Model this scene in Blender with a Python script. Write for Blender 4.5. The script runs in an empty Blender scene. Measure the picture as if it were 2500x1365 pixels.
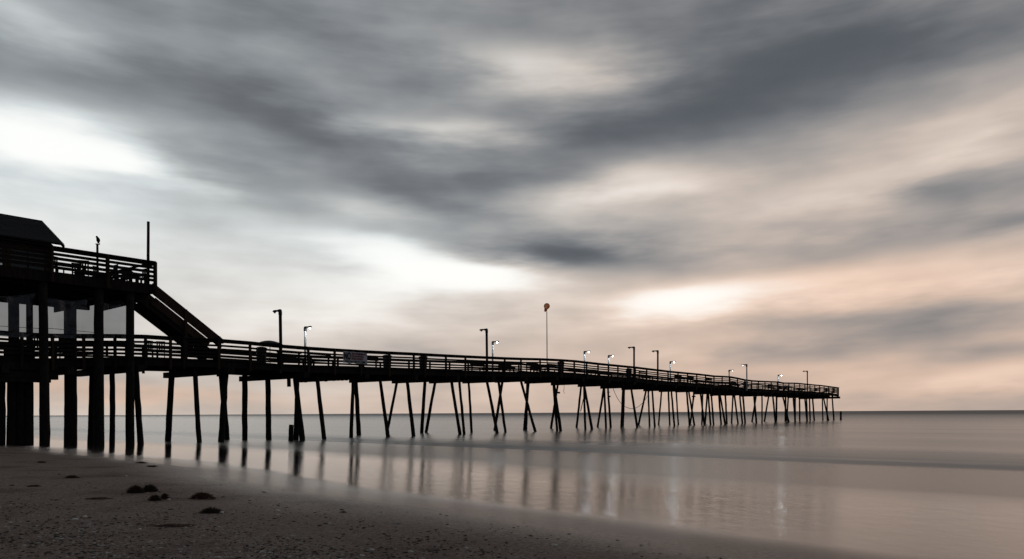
import bpy, math, random
from mathutils import Vector, Matrix
R = random.Random(7)
C = bpy.context.scene.collection
F = 1944.0; CX = 1250.0; HY = 1008.0; ROLL = 0.0056; CZ = 1.55
# pier frame: t runs out to sea along D, w runs across it along N (away from the beach camera)
O = (0.0, 63.5); D = (0.6156, 0.7880); N = (-0.7880, 0.6156); C0 = O[0]*N[0] + O[1]*N[1]
SL = 0.018                                             # slope of the beach
def shore(x, y): return (33.0 - x - y) * 0.70711       # metres landward of the water's edge
def ground(x, y):
    s = shore(x, y)
    if s < 8: z = 0.012*s
    elif s < 18: z = 0.096 + 0.010*(s-8) + 0.0019*(s-8)**2
    else: z = 0.3857 + 0.03*(s-18) if s < 19 else 0.4157 + 0.008*(s-19)
    return z + 0.012*math.sin(x*0.45+1.3)*math.sin(y*0.37) * min(1, max(0, s-14)/6)
def ray(sx, sy):
    u = (sx-CX)/F; v = (HY-sy)/F
    return u*math.cos(ROLL)+v*math.sin(ROLL), v*math.cos(ROLL)-u*math.sin(ROLL)
def W(t, w, z): return Vector((O[0]+D[0]*t+N[0]*w, O[1]+D[1]*t+N[1]*w, z))
def twz(sx, sy, w):                                    # photo point on the vertical plane at offset w -> (t, w, z)
    xr, zr = ray(sx, sy)
    y = (C0+w)/(N[0]*xr+N[1]); x = xr*y
    return (x-O[0])*D[0]+(y-O[1])*D[1], w, CZ+zr*y
def T(sx, sy, w=0.0): return twz(sx, sy, w)[0]
def onsand(sx, sy):
    xr, zr = ray(sx, sy); y = CZ/-zr
    for _ in range(30): y = (CZ-ground(xr*y, y))/-zr
    return Vector((xr*y, y, ground(xr*y, y)))
def ppm(t, w=0): return F/(O[1]+D[1]*t+N[1]*w)         # pixels per metre

# ---------------------------------------------------------------- mesh builder
class MB:
    def __init__(s): s.v = []; s.f = []; s.smooth = False
    def hexa(s, p):
        b = len(s.v); s.v += [tuple(q) for q in p]
        for f in ((0,3,2,1),(4,5,6,7),(0,1,5,4),(1,2,6,5),(2,3,7,6),(3,0,4,7)): s.f.append(tuple(b+i for i in f))
    def beam(s, a, b, wd, ht, up=None):
        a = Vector(a); b = Vector(b); d = (b-a).normalized(); up = Vector(up or (0,0,1))
        if abs(d.dot(up)) > 0.99: up = Vector((D[0], D[1], 0))
        sd = d.cross(up).normalized()*wd*0.5; u = sd.cross(d).normalized()*ht*0.5
        s.hexa([a-sd-u, a+sd-u, a+sd+u, a-sd+u, b-sd-u, b+sd-u, b+sd+u, b-sd+u])
    def box(s, t0, t1, w0, w1, z0, z1):                # box in the pier frame
        s.hexa([W(t0,w0,z0), W(t1,w0,z0), W(t1,w1,z0), W(t0,w1,z0), W(t0,w0,z1), W(t1,w0,z1), W(t1,w1,z1), W(t0,w1,z1)])
    def lbox(s, x0, x1, y0, y1, z0, z1):               # axis aligned box
        s.hexa([(x0,y0,z0),(x1,y0,z0),(x1,y1,z0),(x0,y1,z0),(x0,y0,z1),(x1,y0,z1),(x1,y1,z1),(x0,y1,z1)])
    def tube(s, pts, rad, n=10, cap=True):
        pts = [Vector(p) for p in pts]; b = len(s.v); m = len(pts)
        if not hasattr(rad, '__len__'): rad = [rad]*m
        x = None
        for i, p in enumerate(pts):
            d = (pts[min(i+1,m-1)]-pts[max(i-1,0)]).normalized()
            if x is None:
                x = d.orthogonal().normalized()
            x = (x-d*x.dot(d)).normalized(); y = d.cross(x)
            for k in range(n):
                a = 2*math.pi*k/n; s.v.append(tuple(p+(x*math.cos(a)+y*math.sin(a))*rad[i]))
        for i in range(m-1):
            for k in range(n):
                s.f.append((b+i*n+k, b+i*n+(k+1)%n, b+(i+1)*n+(k+1)%n, b+(i+1)*n+k))
        if cap:
            s.f.append(tuple(b+k for k in range(n))[::-1]); s.f.append(tuple(b+(m-1)*n+k for k in range(n)))
    def build(s, name, m, parent=None, smooth=False):
        me = bpy.data.meshes.new(name); me.from_pydata(s.v, [], s.f); me.update()
        if smooth: me.polygons.foreach_set('use_smooth', [True]*len(me.polygons))
        me.materials.append(m); o = bpy.data.objects.new(name, me); C.objects.link(o)
        if parent: o.parent = parent; o.matrix_parent_inverse = parent.matrix_world.inverted()
        return o
def log(mb, a, b, r0, r1, seg=7, wob=0.06, n=10, bend=0.02):
    a = Vector(a); b = Vector(b); pts = []; rad = []
    for i in range(seg+1):
        k = i/seg; p = a.lerp(b, k)
        if 0 < i: p = p + Vector((R.uniform(-bend,bend), R.uniform(-bend,bend), 0))
        pts.append(p); rad.append((r0+(r1-r0)*k)*(1+R.uniform(-wob,wob)))
    mb.tube(pts, rad, n)
def tag(o, label=None, cat=None, group=None, kind=None):
    if label: o['label'] = label
    if cat: o['category'] = cat
    if group: o['group'] = group
    if kind: o['kind'] = kind
    return o
def empty(name, loc, rz=0):
    o = bpy.data.objects.new(name, None); C.objects.link(o); o.location = loc; o.rotation_euler = (0,0,rz)
    o.empty_display_size = 0.3
    o.matrix_world = Matrix.Translation(Vector(loc)) @ Matrix.Rotation(rz, 4, 'Z'); return o
def copy_tree(o, parent=None):
    c = o.copy(); C.objects.link(c)
    if parent: c.parent = parent
    for ch in [q for q in bpy.data.objects if q.parent == o]: copy_tree(ch, c)
    return c
def lpart(mb, name, m, parent, smooth=False):          # part given in the thing's own local coordinates
    o = mb.build(name, m, None, smooth); o.parent = parent; return o

# ---------------------------------------------------------------- materials
def mat(name): m = bpy.data.materials.new(name); m.use_nodes = True; return m, m.node_tree, m.node_tree.nodes['Principled BSDF']
def noisy(name, c0, c1, rough=0.8, scale=6, stretch=(1,1,1), bump=0.3, metal=0.0, bscale=None):
    m, nt, b = mat(name)
    tc = nt.nodes.new('ShaderNodeTexCoord'); mp = nt.nodes.new('ShaderNodeMapping'); mp.inputs['Scale'].default_value = stretch
    no = nt.nodes.new('ShaderNodeTexNoise'); no.inputs['Scale'].default_value = scale; no.inputs['Detail'].default_value = 6
    cr = nt.nodes.new('ShaderNodeValToRGB'); cr.color_ramp.elements[0].position = 0.3; cr.color_ramp.elements[1].position = 0.75
    cr.color_ramp.elements[0].color = (*c0,1); cr.color_ramp.elements[1].color = (*c1,1)
    bp = nt.nodes.new('ShaderNodeBump'); bp.inputs['Strength'].default_value = bump; bp.inputs['Distance'].default_value = 0.02
    L = nt.links.new
    L(tc.outputs['Object'], mp.inputs[0]); L(mp.outputs[0], no.inputs['Vector']); L(no.outputs[0], cr.inputs[0]); L(cr.outputs[0], b.inputs['Base Color'])
    L(no.outputs[0], bp.inputs['Height']); L(bp.outputs[0], b.inputs['Normal'])
    b.inputs['Roughness'].default_value = rough; b.inputs['Metallic'].default_value = metal
    b.inputs['Specular IOR Level'].default_value = 0.2 if metal == 0 else 0.5
    return m
M = {}
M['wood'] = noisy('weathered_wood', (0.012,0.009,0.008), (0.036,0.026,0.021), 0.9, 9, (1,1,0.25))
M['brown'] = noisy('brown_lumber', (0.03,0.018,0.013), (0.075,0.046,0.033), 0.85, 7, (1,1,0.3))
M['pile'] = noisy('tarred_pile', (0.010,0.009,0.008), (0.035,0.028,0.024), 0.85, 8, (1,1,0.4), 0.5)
M['shingle'] = noisy('dark_shingles', (0.02,0.02,0.024), (0.055,0.055,0.062), 0.9, 30, (1,1,1), 0.6)
M['metal'] = noisy('pale_painted_metal', (0.55,0.56,0.57), (0.62,0.63,0.64), 0.5, 3, (1,1,1), 0.0)
M['darkmetal'] = noisy('dark_metal', (0.015,0.015,0.016), (0.05,0.05,0.052), 0.6, 12, (1,1,1), 0.1)
M['plastic'] = noisy('grey_plastic', (0.06,0.065,0.075), (0.12,0.125,0.14), 0.6, 8, (1,1,1), 0.05)
M['orange'] = noisy('orange_cloth', (0.42,0.10,0.035), (0.58,0.17,0.06), 0.9, 8)
M['canvas'] = noisy('dark_canvas', (0.04,0.042,0.045), (0.08,0.085,0.09), 0.9, 8)
M['weed'] = noisy('brown_seaweed', (0.03,0.02,0.013), (0.10,0.064,0.04), 0.8, 25)
M['redweed'] = noisy('red_brown_seaweed', (0.06,0.03,0.02), (0.17,0.085,0.058), 0.8, 25)
M['shell'] = noisy('pale_shell', (0.55,0.52,0.48), (0.85,0.81,0.76), 0.5, 40)
M['bird'] = noisy('dark_feathers', (0.012,0.011,0.010), (0.03,0.026,0.022), 0.8, 30)
M['banner'] = noisy('white_banner', (0.55,0.53,0.58), (0.66,0.64,0.69), 0.6, 4, (1,1,1), 0.05)
M['black'] = noisy('black_lettering', (0.008,0.008,0.012), (0.015,0.015,0.02), 0.6, 4)
M['red'] = noisy('red_lettering', (0.22,0.05,0.06), (0.28,0.07,0.08), 0.6, 4)
def emis(name, col, st):
    m, nt, b = mat(name); b.inputs['Base Color'].default_value = (0.8,0.8,0.8,1)
    b.inputs['Emission Color'].default_value = (*col,1); b.inputs['Emission Strength'].default_value = st; return m
m, nt, b = mat('orange_windsock'); b.inputs['Base Color'].default_value = (0.8,0.32,0.13,1); b.inputs['Roughness'].default_value = 0.9
_t = nt.nodes.new('ShaderNodeBsdfTranslucent'); _t.inputs[0].default_value = (0.95,0.42,0.2,1); _m = nt.nodes.new('ShaderNodeMixShader'); _m.inputs[0].default_value = 0.7
nt.links.new(b.outputs[0], _m.inputs[1]); nt.links.new(_t.outputs[0], _m.inputs[2]); nt.links.new(_m.outputs[0], nt.nodes['Material Output'].inputs[0]); M['orange'] = m
M['led'] = emis('led_lens', (0.80,0.93,1.0), 24.0)
M['dimled'] = emis('dim_led_lens', (1.0,0.9,0.75), 5.0)
m, nt, b = mat('window_glass'); b.inputs['Base Color'].default_value = (0.22,0.24,0.27,1); b.inputs['Transmission Weight'].default_value = 1.0
b.inputs['Roughness'].default_value = 0.05; b.inputs['IOR'].default_value = 1.02; M['glass'] = m
# clear vinyl sheet: mostly see-through, slightly milky and creased
m = bpy.data.materials.new('clear_vinyl'); m.use_nodes = True; nt = m.node_tree; nt.nodes.clear(); L = nt.links.new
out = nt.nodes.new('ShaderNodeOutputMaterial'); mx = nt.nodes.new('ShaderNodeMixShader'); mx2 = nt.nodes.new('ShaderNodeMixShader')
tr = nt.nodes.new('ShaderNodeBsdfTransparent'); tr.inputs[0].default_value = (0.36,0.38,0.395,1)
gl = nt.nodes.new('ShaderNodeBsdfGlossy'); gl.inputs['Color'].default_value = (0.8,0.8,0.9,1); gl.inputs['Roughness'].default_value = 0.2
tl = nt.nodes.new('ShaderNodeBsdfTranslucent'); tl.inputs[0].default_value = (0.15,0.15,0.19,1)
tc = nt.nodes.new('ShaderNodeTexCoord'); no = nt.nodes.new('ShaderNodeTexNoise'); no.inputs['Scale'].default_value = 1.3; no.inputs['Detail'].default_value = 5; no.inputs['Distortion'].default_value = 1.2
bp = nt.nodes.new('ShaderNodeBump'); bp.inputs['Strength'].default_value = 0.8; bp.inputs['Distance'].default_value = 0.1
L(tc.outputs['Object'], no.inputs['Vector']); L(no.outputs[0], bp.inputs['Height']); L(bp.outputs[0], gl.inputs['Normal'])
mx.inputs[0].default_value = 0.06; mx2.inputs[0].default_value = 0.05
L(tr.outputs[0], mx.inputs[1]); L(gl.outputs[0], mx.inputs[2]); L(mx.outputs[0], mx2.inputs[1]); L(tl.outputs[0], mx2.inputs[2]); L(mx2.outputs[0], out.inputs[0])
M['vinyl'] = m
m = bpy.data.materials.new('tinted_window'); m.use_nodes = True; nt = m.node_tree; nt.nodes.clear(); L = nt.links.new
out = nt.nodes.new('ShaderNodeOutputMaterial'); mx = nt.nodes.new('ShaderNodeMixShader'); mx.inputs[0].default_value = 0.05
tr = nt.nodes.new('ShaderNodeBsdfTransparent'); tr.inputs[0].default_value = (0.42,0.43,0.46,1); gl = nt.nodes.new('ShaderNodeBsdfGlossy'); gl.inputs['Roughness'].default_value = 0.05
L(tr.outputs[0], mx.inputs[1]); L(gl.outputs[0], mx.inputs[2]); L(mx.outputs[0], out.inputs[0]); M['glass'] = m

# node helpers for the big procedural materials
class NT:
    def __init__(s, nt): s.nt = nt
    def put(s, sock, v):
        if isinstance(v, bpy.types.NodeSocket): s.nt.links.new(v, sock)
        elif v is not None: sock.default_value = v
    def m(s, op, a, b=None, c=None, clamp=False):
        n = s.nt.nodes.new('ShaderNodeMath'); n.operation = op; n.use_clamp = clamp
        s.put(n.inputs[0], a); s.put(n.inputs[1], b); s.put(n.inputs[2], c); return n.outputs[0]
    def xyz(s, x, y, z):
        n = s.nt.nodes.new('ShaderNodeCombineXYZ'); s.put(n.inputs[0], x); s.put(n.inputs[1], y); s.put(n.inputs[2], z); return n.outputs[0]
    def sep(s, v):
        n = s.nt.nodes.new('ShaderNodeSeparateXYZ'); s.put(n.inputs[0], v); return n.outputs
    def noise(s, v, scale=1, detail=3, rough=0.5, dist=0):
        n = s.nt.nodes.new('ShaderNodeTexNoise'); s.put(n.inputs['Vector'], v); n.inputs['Scale'].default_value = scale
        n.inputs['Detail'].default_value = detail; n.inputs['Roughness'].default_value = rough; n.inputs['Distortion'].default_value = dist; return n.outputs
    def ramp(s, f, pts, ease='LINEAR'):
        n = s.nt.nodes.new('ShaderNodeValToRGB'); e = n.color_ramp.elements; n.color_ramp.interpolation = ease
        while len(e) < len(pts): e.new(0.5)
        for i, (p, c) in enumerate(pts):
            e[i].position = p; e[i].color = (c,c,c,1) if not hasattr(c, '__len__') else (*c,1)
        s.put(n.inputs[0], f); return n.outputs[0]
    def rng(s, v, a, b, c, d, smooth=False):
        n = s.nt.nodes.new('ShaderNodeMapRange'); n.interpolation_type = 'SMOOTHSTEP' if smooth else 'LINEAR'
        s.put(n.inputs[0], v)
        for i, q in enumerate((a,b,c,d)): n.inputs[i+1].default_value = q
        return n.outputs[0]
    def mix(s, f, a, b):
        n = s.nt.nodes.new('ShaderNodeMix'); n.data_type = 'RGBA'; s.put(n.inputs[0], f)
        s.put(n.inputs[6], (*a,1) if isinstance(a, tuple) else a); s.put(n.inputs[7], (*b,1) if isinstance(b, tuple) else b); return n.outputs[2]

# ---------------------------------------------------------------- sky
def sky():
    w = bpy.data.worlds.new('World'); bpy.context.scene.world = w; w.use_nodes = True; nt = w.node_tree; nt.nodes.clear(); q = NT(nt)
    out = nt.nodes.new('ShaderNodeOutputWorld'); bg = nt.nodes.new('ShaderNodeBackground'); nt.links.new(bg.outputs[0], out.inputs[0])
    tc = nt.nodes.new('ShaderNodeTexCoord'); x, y, z = q.sep(tc.outputs['Generated'])[:3]
    az = q.m('ARCTAN2', x, y); el = q.m('ARCSINE', z)
    A = q.m('MULTIPLY', az, 10.0); E = q.m('MULTIPLY', el, 10.0)          # tenths of a radian
    E2 = q.m('MULTIPLY_ADD', q.m('MULTIPLY', A, A), -0.004, E)            # wind streaks sag in the middle of the view
    n1 = q.noise(q.xyz(q.m('MULTIPLY', A, 0.22), q.m('MULTIPLY', E2, 0.75), 3.1), 1, 3, 0.45)
    cr, cg, cb = q.sep(n1[1])[:3]
    n2 = q.noise(q.xyz(q.m('MULTIPLY', A, 0.55), q.m('MULTIPLY', E2, 2.6), 7.7), 1, 4, 0.55)
    dr, dg, db = q.sep(n2[1])[:3]
    Aw = q.m('ADD', A, q.m('ADD', q.m('MULTIPLY_ADD', cr, 1.5, -0.75), q.m('MULTIPLY_ADD', dr, 1.6, -0.8)))
    Ew = q.m('ADD', E, q.m('ADD', q.m('MULTIPLY_ADD', cg, 0.55, -0.275), q.m('MULTIPLY_ADD', dg, 0.30, -0.15)))
    P = q.xyz(Aw, Ew, 0.0)
    def blobs(lst, start):
        acc = start
        for (sx, sy, rx, ry, rot, amp) in lst:
            u = (sx-CX)/F; v = (HY-sy)/F; a = math.atan(u); e = math.atan(v*math.cos(a))
            k = math.cos(a)**2
            mp = nt.nodes.new('ShaderNodeMapping'); mp.vector_type = 'TEXTURE'; nt.links.new(P, mp.inputs[0])
            mp.inputs['Location'].default_value = (a*10, e*10, 0); mp.inputs['Rotation'].default_value = (0,0,math.radians(rot))
            mp.inputs['Scale'].default_value = (rx/F*10*k, ry/F*10*math.cos(a), 1)
            d = nt.nodes.new('ShaderNodeVectorMath'); d.operation = 'DOT_PRODUCT'; nt.links.new(mp.outputs[0], d.inputs[0]); nt.links.new(mp.outputs[0], d.inputs[1])
            acc = q.m('MULTIPLY_ADD', q.m('POWER', 0.3679, d.outputs['Value']), amp, acc)
        return acc
    base = q.ramp(q.m('DIVIDE', Ew, 12.0, clamp=True), [(0.0,0.72),(0.07,0.73),(0.15,0.69),(0.22,0.64),(0.29,0.575),(0.36,0.545),(0.6,0.47),(1.0,0.42)])
    LIGHT = [ # photo x, y, half widths, tilt, lightness change
        (90,345,330,85,-6,0.42),(-20,300,160,90,0,0.15),(20,30,230,50,-5,0.22),(350,385,200,40,-12,0.22),(100,535,560,85,-4,0.17),(350,640,420,110,0,0.09),
        (60,140,260,55,-8,-0.06),(330,190,320,60,-14,-0.02),(590,270,270,60,-18,-0.10),(800,340,250,60,-14,-0.10),(1010,410,240,42,-14,-0.08),(1260,440,230,42,0,-0.16),
        (960,160,260,70,-8,-0.05),(1350,185,190,62,-4,0.30),(1180,145,120,30,-10,0.08),(1060,328,190,24,-4,0.22),(1400,345,230,40,4,-0.12),
        (1800,180,380,150,-6,-0.17),(1650,310,300,85,2,-0.12),(2080,180,260,90,-4,-0.07),(2350,70,330,90,0,-0.11),(2060,90,200,70,0,-0.05),(2380,330,330,75,16,0.17),(2120,330,160,60,20,0.06),
        (1570,455,270,44,4,0.26),(2000,640,480,120,0,0.05),(1900,490,220,40,0,0.10),(2290,475,190,34,9,-0.14),(2190,590,270,44,6,-0.15),(2470,545,160,30,14,-0.14),
        (690,445,260,36,-6,-0.10),(1100,500,190,30,-14,-0.13),(290,412,240,16,0,-0.09),(560,520,320,20,-3,0.06),(880,500,180,26,-8,0.12),
        (1050,665,230,50,-6,0.36),(1190,680,120,28,0,0.12),(800,745,420,70,6,0.20),(900,600,260,24,-6,0.13),(1380,625,150,36,-2,-0.27),(1560,650,260,30,-4,-0.12),
        (1690,745,190,34,3,0.36),(2330,690,200,40,8,0.07),(1450,745,160,24,0,0.07),(2110,690,300,40,4,0.10),(1960,730,140,22,0,0.06),(2330,790,330,44,0,-0.15),(2030,850,280,26,4,-0.14),(2440,850,180,24,4,-0.12),
        (1650,540,260,26,0,0.05),(1800,620,240,20,4,-0.05),(1990,800,180,30,0,-0.06),(2320,925,260,34,4,0.10),(1600,880,300,40,0,0.02),(2480,985,300,30,0,-0.07),(600,860,300,60,0,0.05),(150,880,300,50,0,0.0)]
    Lt = blobs(LIGHT, base)
    Lt = q.m('ADD', Lt, q.m('MULTIPLY_ADD', dg, 0.20, -0.10))
    n4 = q.noise(q.xyz(q.m('MULTIPLY', A, 1.1), q.m('MULTIPLY', E2, 2.4), 9.3), 1, 2, 0.5)
    Lt = q.m('ADD', Lt, q.m('MULTIPLY_ADD', n4[0], 0.16, -0.07))
    n3 = q.noise(q.xyz(q.m('MULTIPLY', A, 0.6), q.m('MULTIPLY', E2, 5.5), 1.7), 1, 3, 0.5)
    Lt = q.m('ADD', Lt, q.m('MULTIPLY_ADD', n3[0], 0.06, -0.03))
    # the far side of the sky, behind the beach, is still night-dark; overhead dims too
    back = q.rng(q.m('ABSOLUTE', az), 0.75, 1.9, 1.0, 0.58, True)
    Lt = q.m('MULTIPLY', q.m('SMOOTH_MAX', Lt, 0.365, 0.14), back)
    Lt = q.m('SMOOTH_MIN', Lt, 1.0, 0.22)
    pe = q.rng(A, -4.5, 4.5, 0.12, 0.82, True)
    pe = q.m('ADD', pe, q.rng(E, 0.0, 2.4, 0.62, 0.0))
    pe = blobs([(120,965,360,22,0,0.9),(2330,930,300,60,4,0.35),(2150,690,300,50,0,0.2),(500,980,500,25,0,0.15),(1050,640,300,90,0,-0.25)], pe)
    pe = q.m('MINIMUM', q.m('MAXIMUM', pe, 0.0), 1.25)
    tint = q.mix(pe, (0.945,0.995,1.012), (1.085,0.982,0.91)); tint.node.clamp_factor = False
    dk = q.rng(Lt, 0.36, 0.74, 1.0, 0.0)
    tint = q.mix(dk, tint, (0.945,0.995,1.055))
    hi = q.rng(Lt, 0.85, 1.0, 0.0, 0.8); tint = q.mix(hi, tint, (1.0,1.0,0.985))
    vm = nt.nodes.new('ShaderNodeVectorMath'); vm.operation = 'SCALE'; nt.links.new(tint, vm.inputs[0]); nt.links.new(Lt, vm.inputs['Scale'])
    gm = nt.nodes.new('ShaderNodeGamma'); gm.inputs[1].default_value = 2.25; nt.links.new(vm.outputs[0], gm.inputs[0])
    # thin daylight behind the cloud deck
    sk = nt.nodes.new('ShaderNodeTexSky'); sk.sky_type = 'NISHITA'; sk.sun_disc = False; sk.sun_elevation = math.radians(SUN_EL); sk.sun_rotation = math.radians(SUN_AZ)
    sc = nt.nodes.new('ShaderNodeVectorMath'); sc.operation = 'SCALE'; nt.links.new(sk.outputs[0], sc.inputs[0]); sc.inputs['Scale'].default_value = 0.0006
    ad = nt.nodes.new('ShaderNodeVectorMath'); ad.operation = 'ADD'; nt.links.new(gm.outputs[0], ad.inputs[0]); nt.links.new(sc.outputs[0], ad.inputs[1])
    nt.links.new(ad.outputs[0], bg.inputs[0]); bg.inputs[1].default_value = 1.0
SUN_EL = 22.0; SUN_AZ = -24.0
sky()
sd = bpy.data.lights.new('sun', 'SUN'); sd.energy = 0.12; sd.angle = math.radians(20); sd.color = (1.0,0.93,0.85)
so = bpy.data.objects.new('sun', sd); C.objects.link(so)
dv = Vector((math.sin(math.radians(SUN_AZ))*math.cos(math.radians(SUN_EL)), math.cos(math.radians(SUN_AZ))*math.cos(math.radians(SUN_EL)), math.sin(math.radians(SUN_EL))))
so.rotation_euler = dv.to_track_quat('Z', 'Y').to_euler(); so.location = (0,0,60)

# ---------------------------------------------------------------- beach and sea
def shore_nodes(q, nt):
    ge = nt.nodes.new('ShaderNodeNewGeometry'); pos = ge.outputs['Position']
    x, y, z = q.sep(pos)[:3]
    s = q.m('MULTIPLY_ADD', q.m('ADD', x, y), -0.70711, 33*0.70711)      # metres up the beach
    a = q.m('MULTIPLY', q.m('SUBTRACT', x, y), 0.70711)                  # metres along the shore
    return pos, x, y, s, a
def beach_material():
    m, nt, b = mat('sand'); q = NT(nt)
    pos, x, y, s, a = shore_nodes(q, nt)
    big = q.noise(q.xyz(q.m('MULTIPLY', s, 0.16), q.m('MULTIPLY', a, 0.07), 0), 1, 3)[0]
    sw = q.m('ADD', s, q.m('MULTIPLY_ADD', big, 4.0, -2.0)); sw = q.m('ADD', sw, q.rng(a, -23, -9, 3.2, 0.7, True))
    wet = q.rng(sw, 13.5, 18.6, 1.0, 0.0, True)                          # film of water thins out up the beach
    grit = q.noise(pos, 22, 8, 0.75)[0]; fine = q.noise(pos, 160, 3, 0.6)[0]
    patch = q.noise(pos, 0.55, 4, 0.6)[0]
    dry = q.ramp(grit, [(0.30,(0.13,0.096,0.078)),(0.50,(0.38,0.288,0.24)),(0.72,(0.62,0.50,0.43))])
    dry = q.mix(q.m('MULTIPLY', q.rng(patch, 0.5, 0.72, 0, 0.7), q.rng(sw, 16, 20, 0, 1)), dry, (0.085,0.048,0.036))
    damp = q.mix(fine, (0.23,0.182,0.16), (0.31,0.245,0.217))
    col = q.mix(q.rng(sw, 16.2, 19.0, 1.0, 0.0, True), dry, damp)
    col = q.mix(wet, col, (0.030,0.028,0.027))
    nt.links.new(col, b.inputs['Base Color'])
    rf = q.ramp(q.m('DIVIDE', sw, 24.0, clamp=True), [(0.0,0.36),(0.07,0.24),(0.38,0.24),(0.45,0.15),(0.53,0.04),(0.70,0.035),(0.755,0.16),(0.80,0.45),(0.84,0.85)])
    nt.links.new(rf, b.inputs['Roughness'])
    sp = q.rng(sw, 11.6, 19.6, 0.40, 0.07, True); nt.links.new(sp, b.inputs['Specular IOR Level'])
    b.inputs['IOR'].default_value = 1.35
    # grains and shell grit when dry, fine runnels lying along the shore in the film
    run = q.noise(q.xyz(q.m('MULTIPLY', x, 3.0), q.m('MULTIPLY', y, 1.5), 0), 1, 4, 0.62)[0]
    ripamp = q.ramp(q.m('DIVIDE', sw, 24.0, clamp=True), [(0.0,0.1),(0.20,0.15),(0.36,0.7),(0.5,1.0),(0.66,0.9),(0.78,0.2)])
    h = q.m('MULTIPLY', q.m('MULTIPLY', run, 0.0075), ripamp)
    dr2 = q.rng(sw, 16.2, 20.0, 0.02, 1.0, True)
    h = q.m('ADD', h, q.m('MULTIPLY', dr2, q.m('ADD', q.m('MULTIPLY', grit, 0.055), q.m('MULTIPLY', fine, 0.006))))
    bp = nt.nodes.new('ShaderNodeBump'); bp.inputs['Strength'].default_value = 1.0; bp.inputs['Distance'].default_value = 1.0
    nt.links.new(h, bp.inputs['Height']); nt.links.new(bp.outputs[0], b.inputs['Normal'])
    return m
def water_material():
    m, nt, b = mat('sea_water'); q = NT(nt)
    pos, x, y, s, a = shore_nodes(q, nt)
    far = q.m('MULTIPLY', s, -1.0)
    st = q.noise(q.xyz(q.m('MULTIPLY', s, 0.05), q.m('MULTIPLY', a, 0.012), 0), 1, 3, 0.5)[0]
    lace = q.noise(q.xyz(q.m('MULTIPLY', s, 0.35), q.m('MULTIPLY', a, 0.05), 4), 1, 3, 0.5)[0]
    foam = q.m('MULTIPLY', q.rng(st, 0.40, 0.66, 0.0, 1.0, True), q.rng(far, 60, 260, 1.0, 0.0, True))
    col = q.mix(foam, (0.045,0.062,0.072), (0.135,0.13,0.125))
    col = q.mix(q.rng(far, 1.0, 7.0, 1.0, 0.0, True), col, (0.04,0.075,0.10))  # bluish sky reflection on the shore wave, painted into the water colour
    nt.links.new(col, b.inputs['Base Color'])
    ro = q.ramp(q.m('DIVIDE', far, 420.0, clamp=True), [(0.0,0.30),(0.008,0.33),(0.022,0.23),(0.16,0.22),(0.4,0.30),(1.0,0.5)])
    nt.links.new(ro, b.inputs['Roughness']); b.inputs['IOR'].default_value = 1.33
    bp = nt.nodes.new('ShaderNodeBump'); bp.inputs['Strength'].default_value = 1.0; bp.inputs['Distance'].default_value = 1.0
    nt.links.new(q.m('MULTIPLY', lace, 0.08), bp.inputs['Height']); nt.links.new(bp.outputs[0], b.inputs['Normal'])
    return m
def axis(lo, hi, fine_lo, fine_hi, step, grow=1.35):
    v = []; p = fine_lo
    while p <= fine_hi: v.append(p); p += step
    d = step; p = fine_hi
    while p < hi: d *= grow; p += d; v.append(min(p, hi))
    d = step; p = fine_lo
    while p > lo: d *= grow; p -= d; v.insert(0, max(p, lo))
    return v
def sheet(name, m, ss, aa, zf):
    mb = MB(); n = len(aa)
    for s in ss:
        for a in aa:
            h = (33*0.70711 - s)          # (x+y)/sqrt2
            x = (h + a)*0.70711; y = (h - a)*0.70711
            mb.v.append((x, y, zf(s, a, x, y)))
    for i in range(len(ss)-1):
        for j in range(n-1): mb.f.append((i*n+j, i*n+j+1, (i+1)*n+j+1, (i+1)*n+j))
    o = mb.build(name, m, None, True); return o
bs = axis(-60, 900, -4, 34, 0.35); ba = axis(-1200, 1200, -45, 22, 0.6)
def bz(s, a, x, y):
    z = ground(x, y)
    return min(z, 6.0)
o = sheet('beach', beach_material(), bs, ba, bz); tag(o, 'dark sandy beach, wet and mirror-like at the water', 'beach', None, 'structure')
def wz(s, a, x, y):
    d = -s; fade = 1/(1+math.exp(-(d-0.3)/0.5))
    c = 2.6 + 0.9*math.sin(a*0.11) + 0.5*math.sin(a*0.27+1)
    z = 0.062*math.exp(-((d-c)/0.95)**2)
    z += 0.04*math.exp(-((d-c-9-1.5*math.sin(a*0.07))/2.2)**2)
    if d > 4: z += 0.034*math.sin(d*0.42+1.4*math.sin(a*0.05)+0.8*math.sin(a*0.13))*min(1,(d-4)/6)*math.exp(-d/120)
    return z - 0.02*(1-fade)*3
ws = axis(-22000, 0.6, -70, 0.6, 0.3); wa = axis(-26000, 26000, -70, 90, 1.2)
o = sheet('sea', water_material(), ws, wa, wz); tag(o, 'smooth grey sea blurred by long exposure, reaching the horizon', 'sea', None, 'structure')

# ---------------------------------------------------------------- the pier
RT = [(-260,790),(0,807),(95,815),(330,816),(420,822),(545,828),(625,835),(700,843),(800,850),(900,856),(990,860),(1100,866),(1250,873),(1340,875),(1400,879),
      (1460,886),(1550,895),(1640,906),(1711,912.6),(1753,918),(1767,917.2),(1786,919),(1803,922.6),(1824,927.4),(1857,929.7),(1900,931.2),(1904,933.6),(1943,934.2),(1976,937.5),(2008,940.4),(2047,945.8)]
RTZ = [(twz(a,b,-0.05)[0], twz(a,b,-0.05)[2]) for a,b in RT]
def ztop(t):
    if t <= RTZ[0][0]: return RTZ[0][1]
    for (a,za),(b,zb) in zip(RTZ, RTZ[1:]):
        if t <= b: return za+(zb-za)*(t-a)/(b-a)
    return RTZ[-1][1]
def deck(t): return ztop(t)-1.12
TEND = RTZ[-1][0]; TBEG = RTZ[0][0]
PW = 6.0
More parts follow.
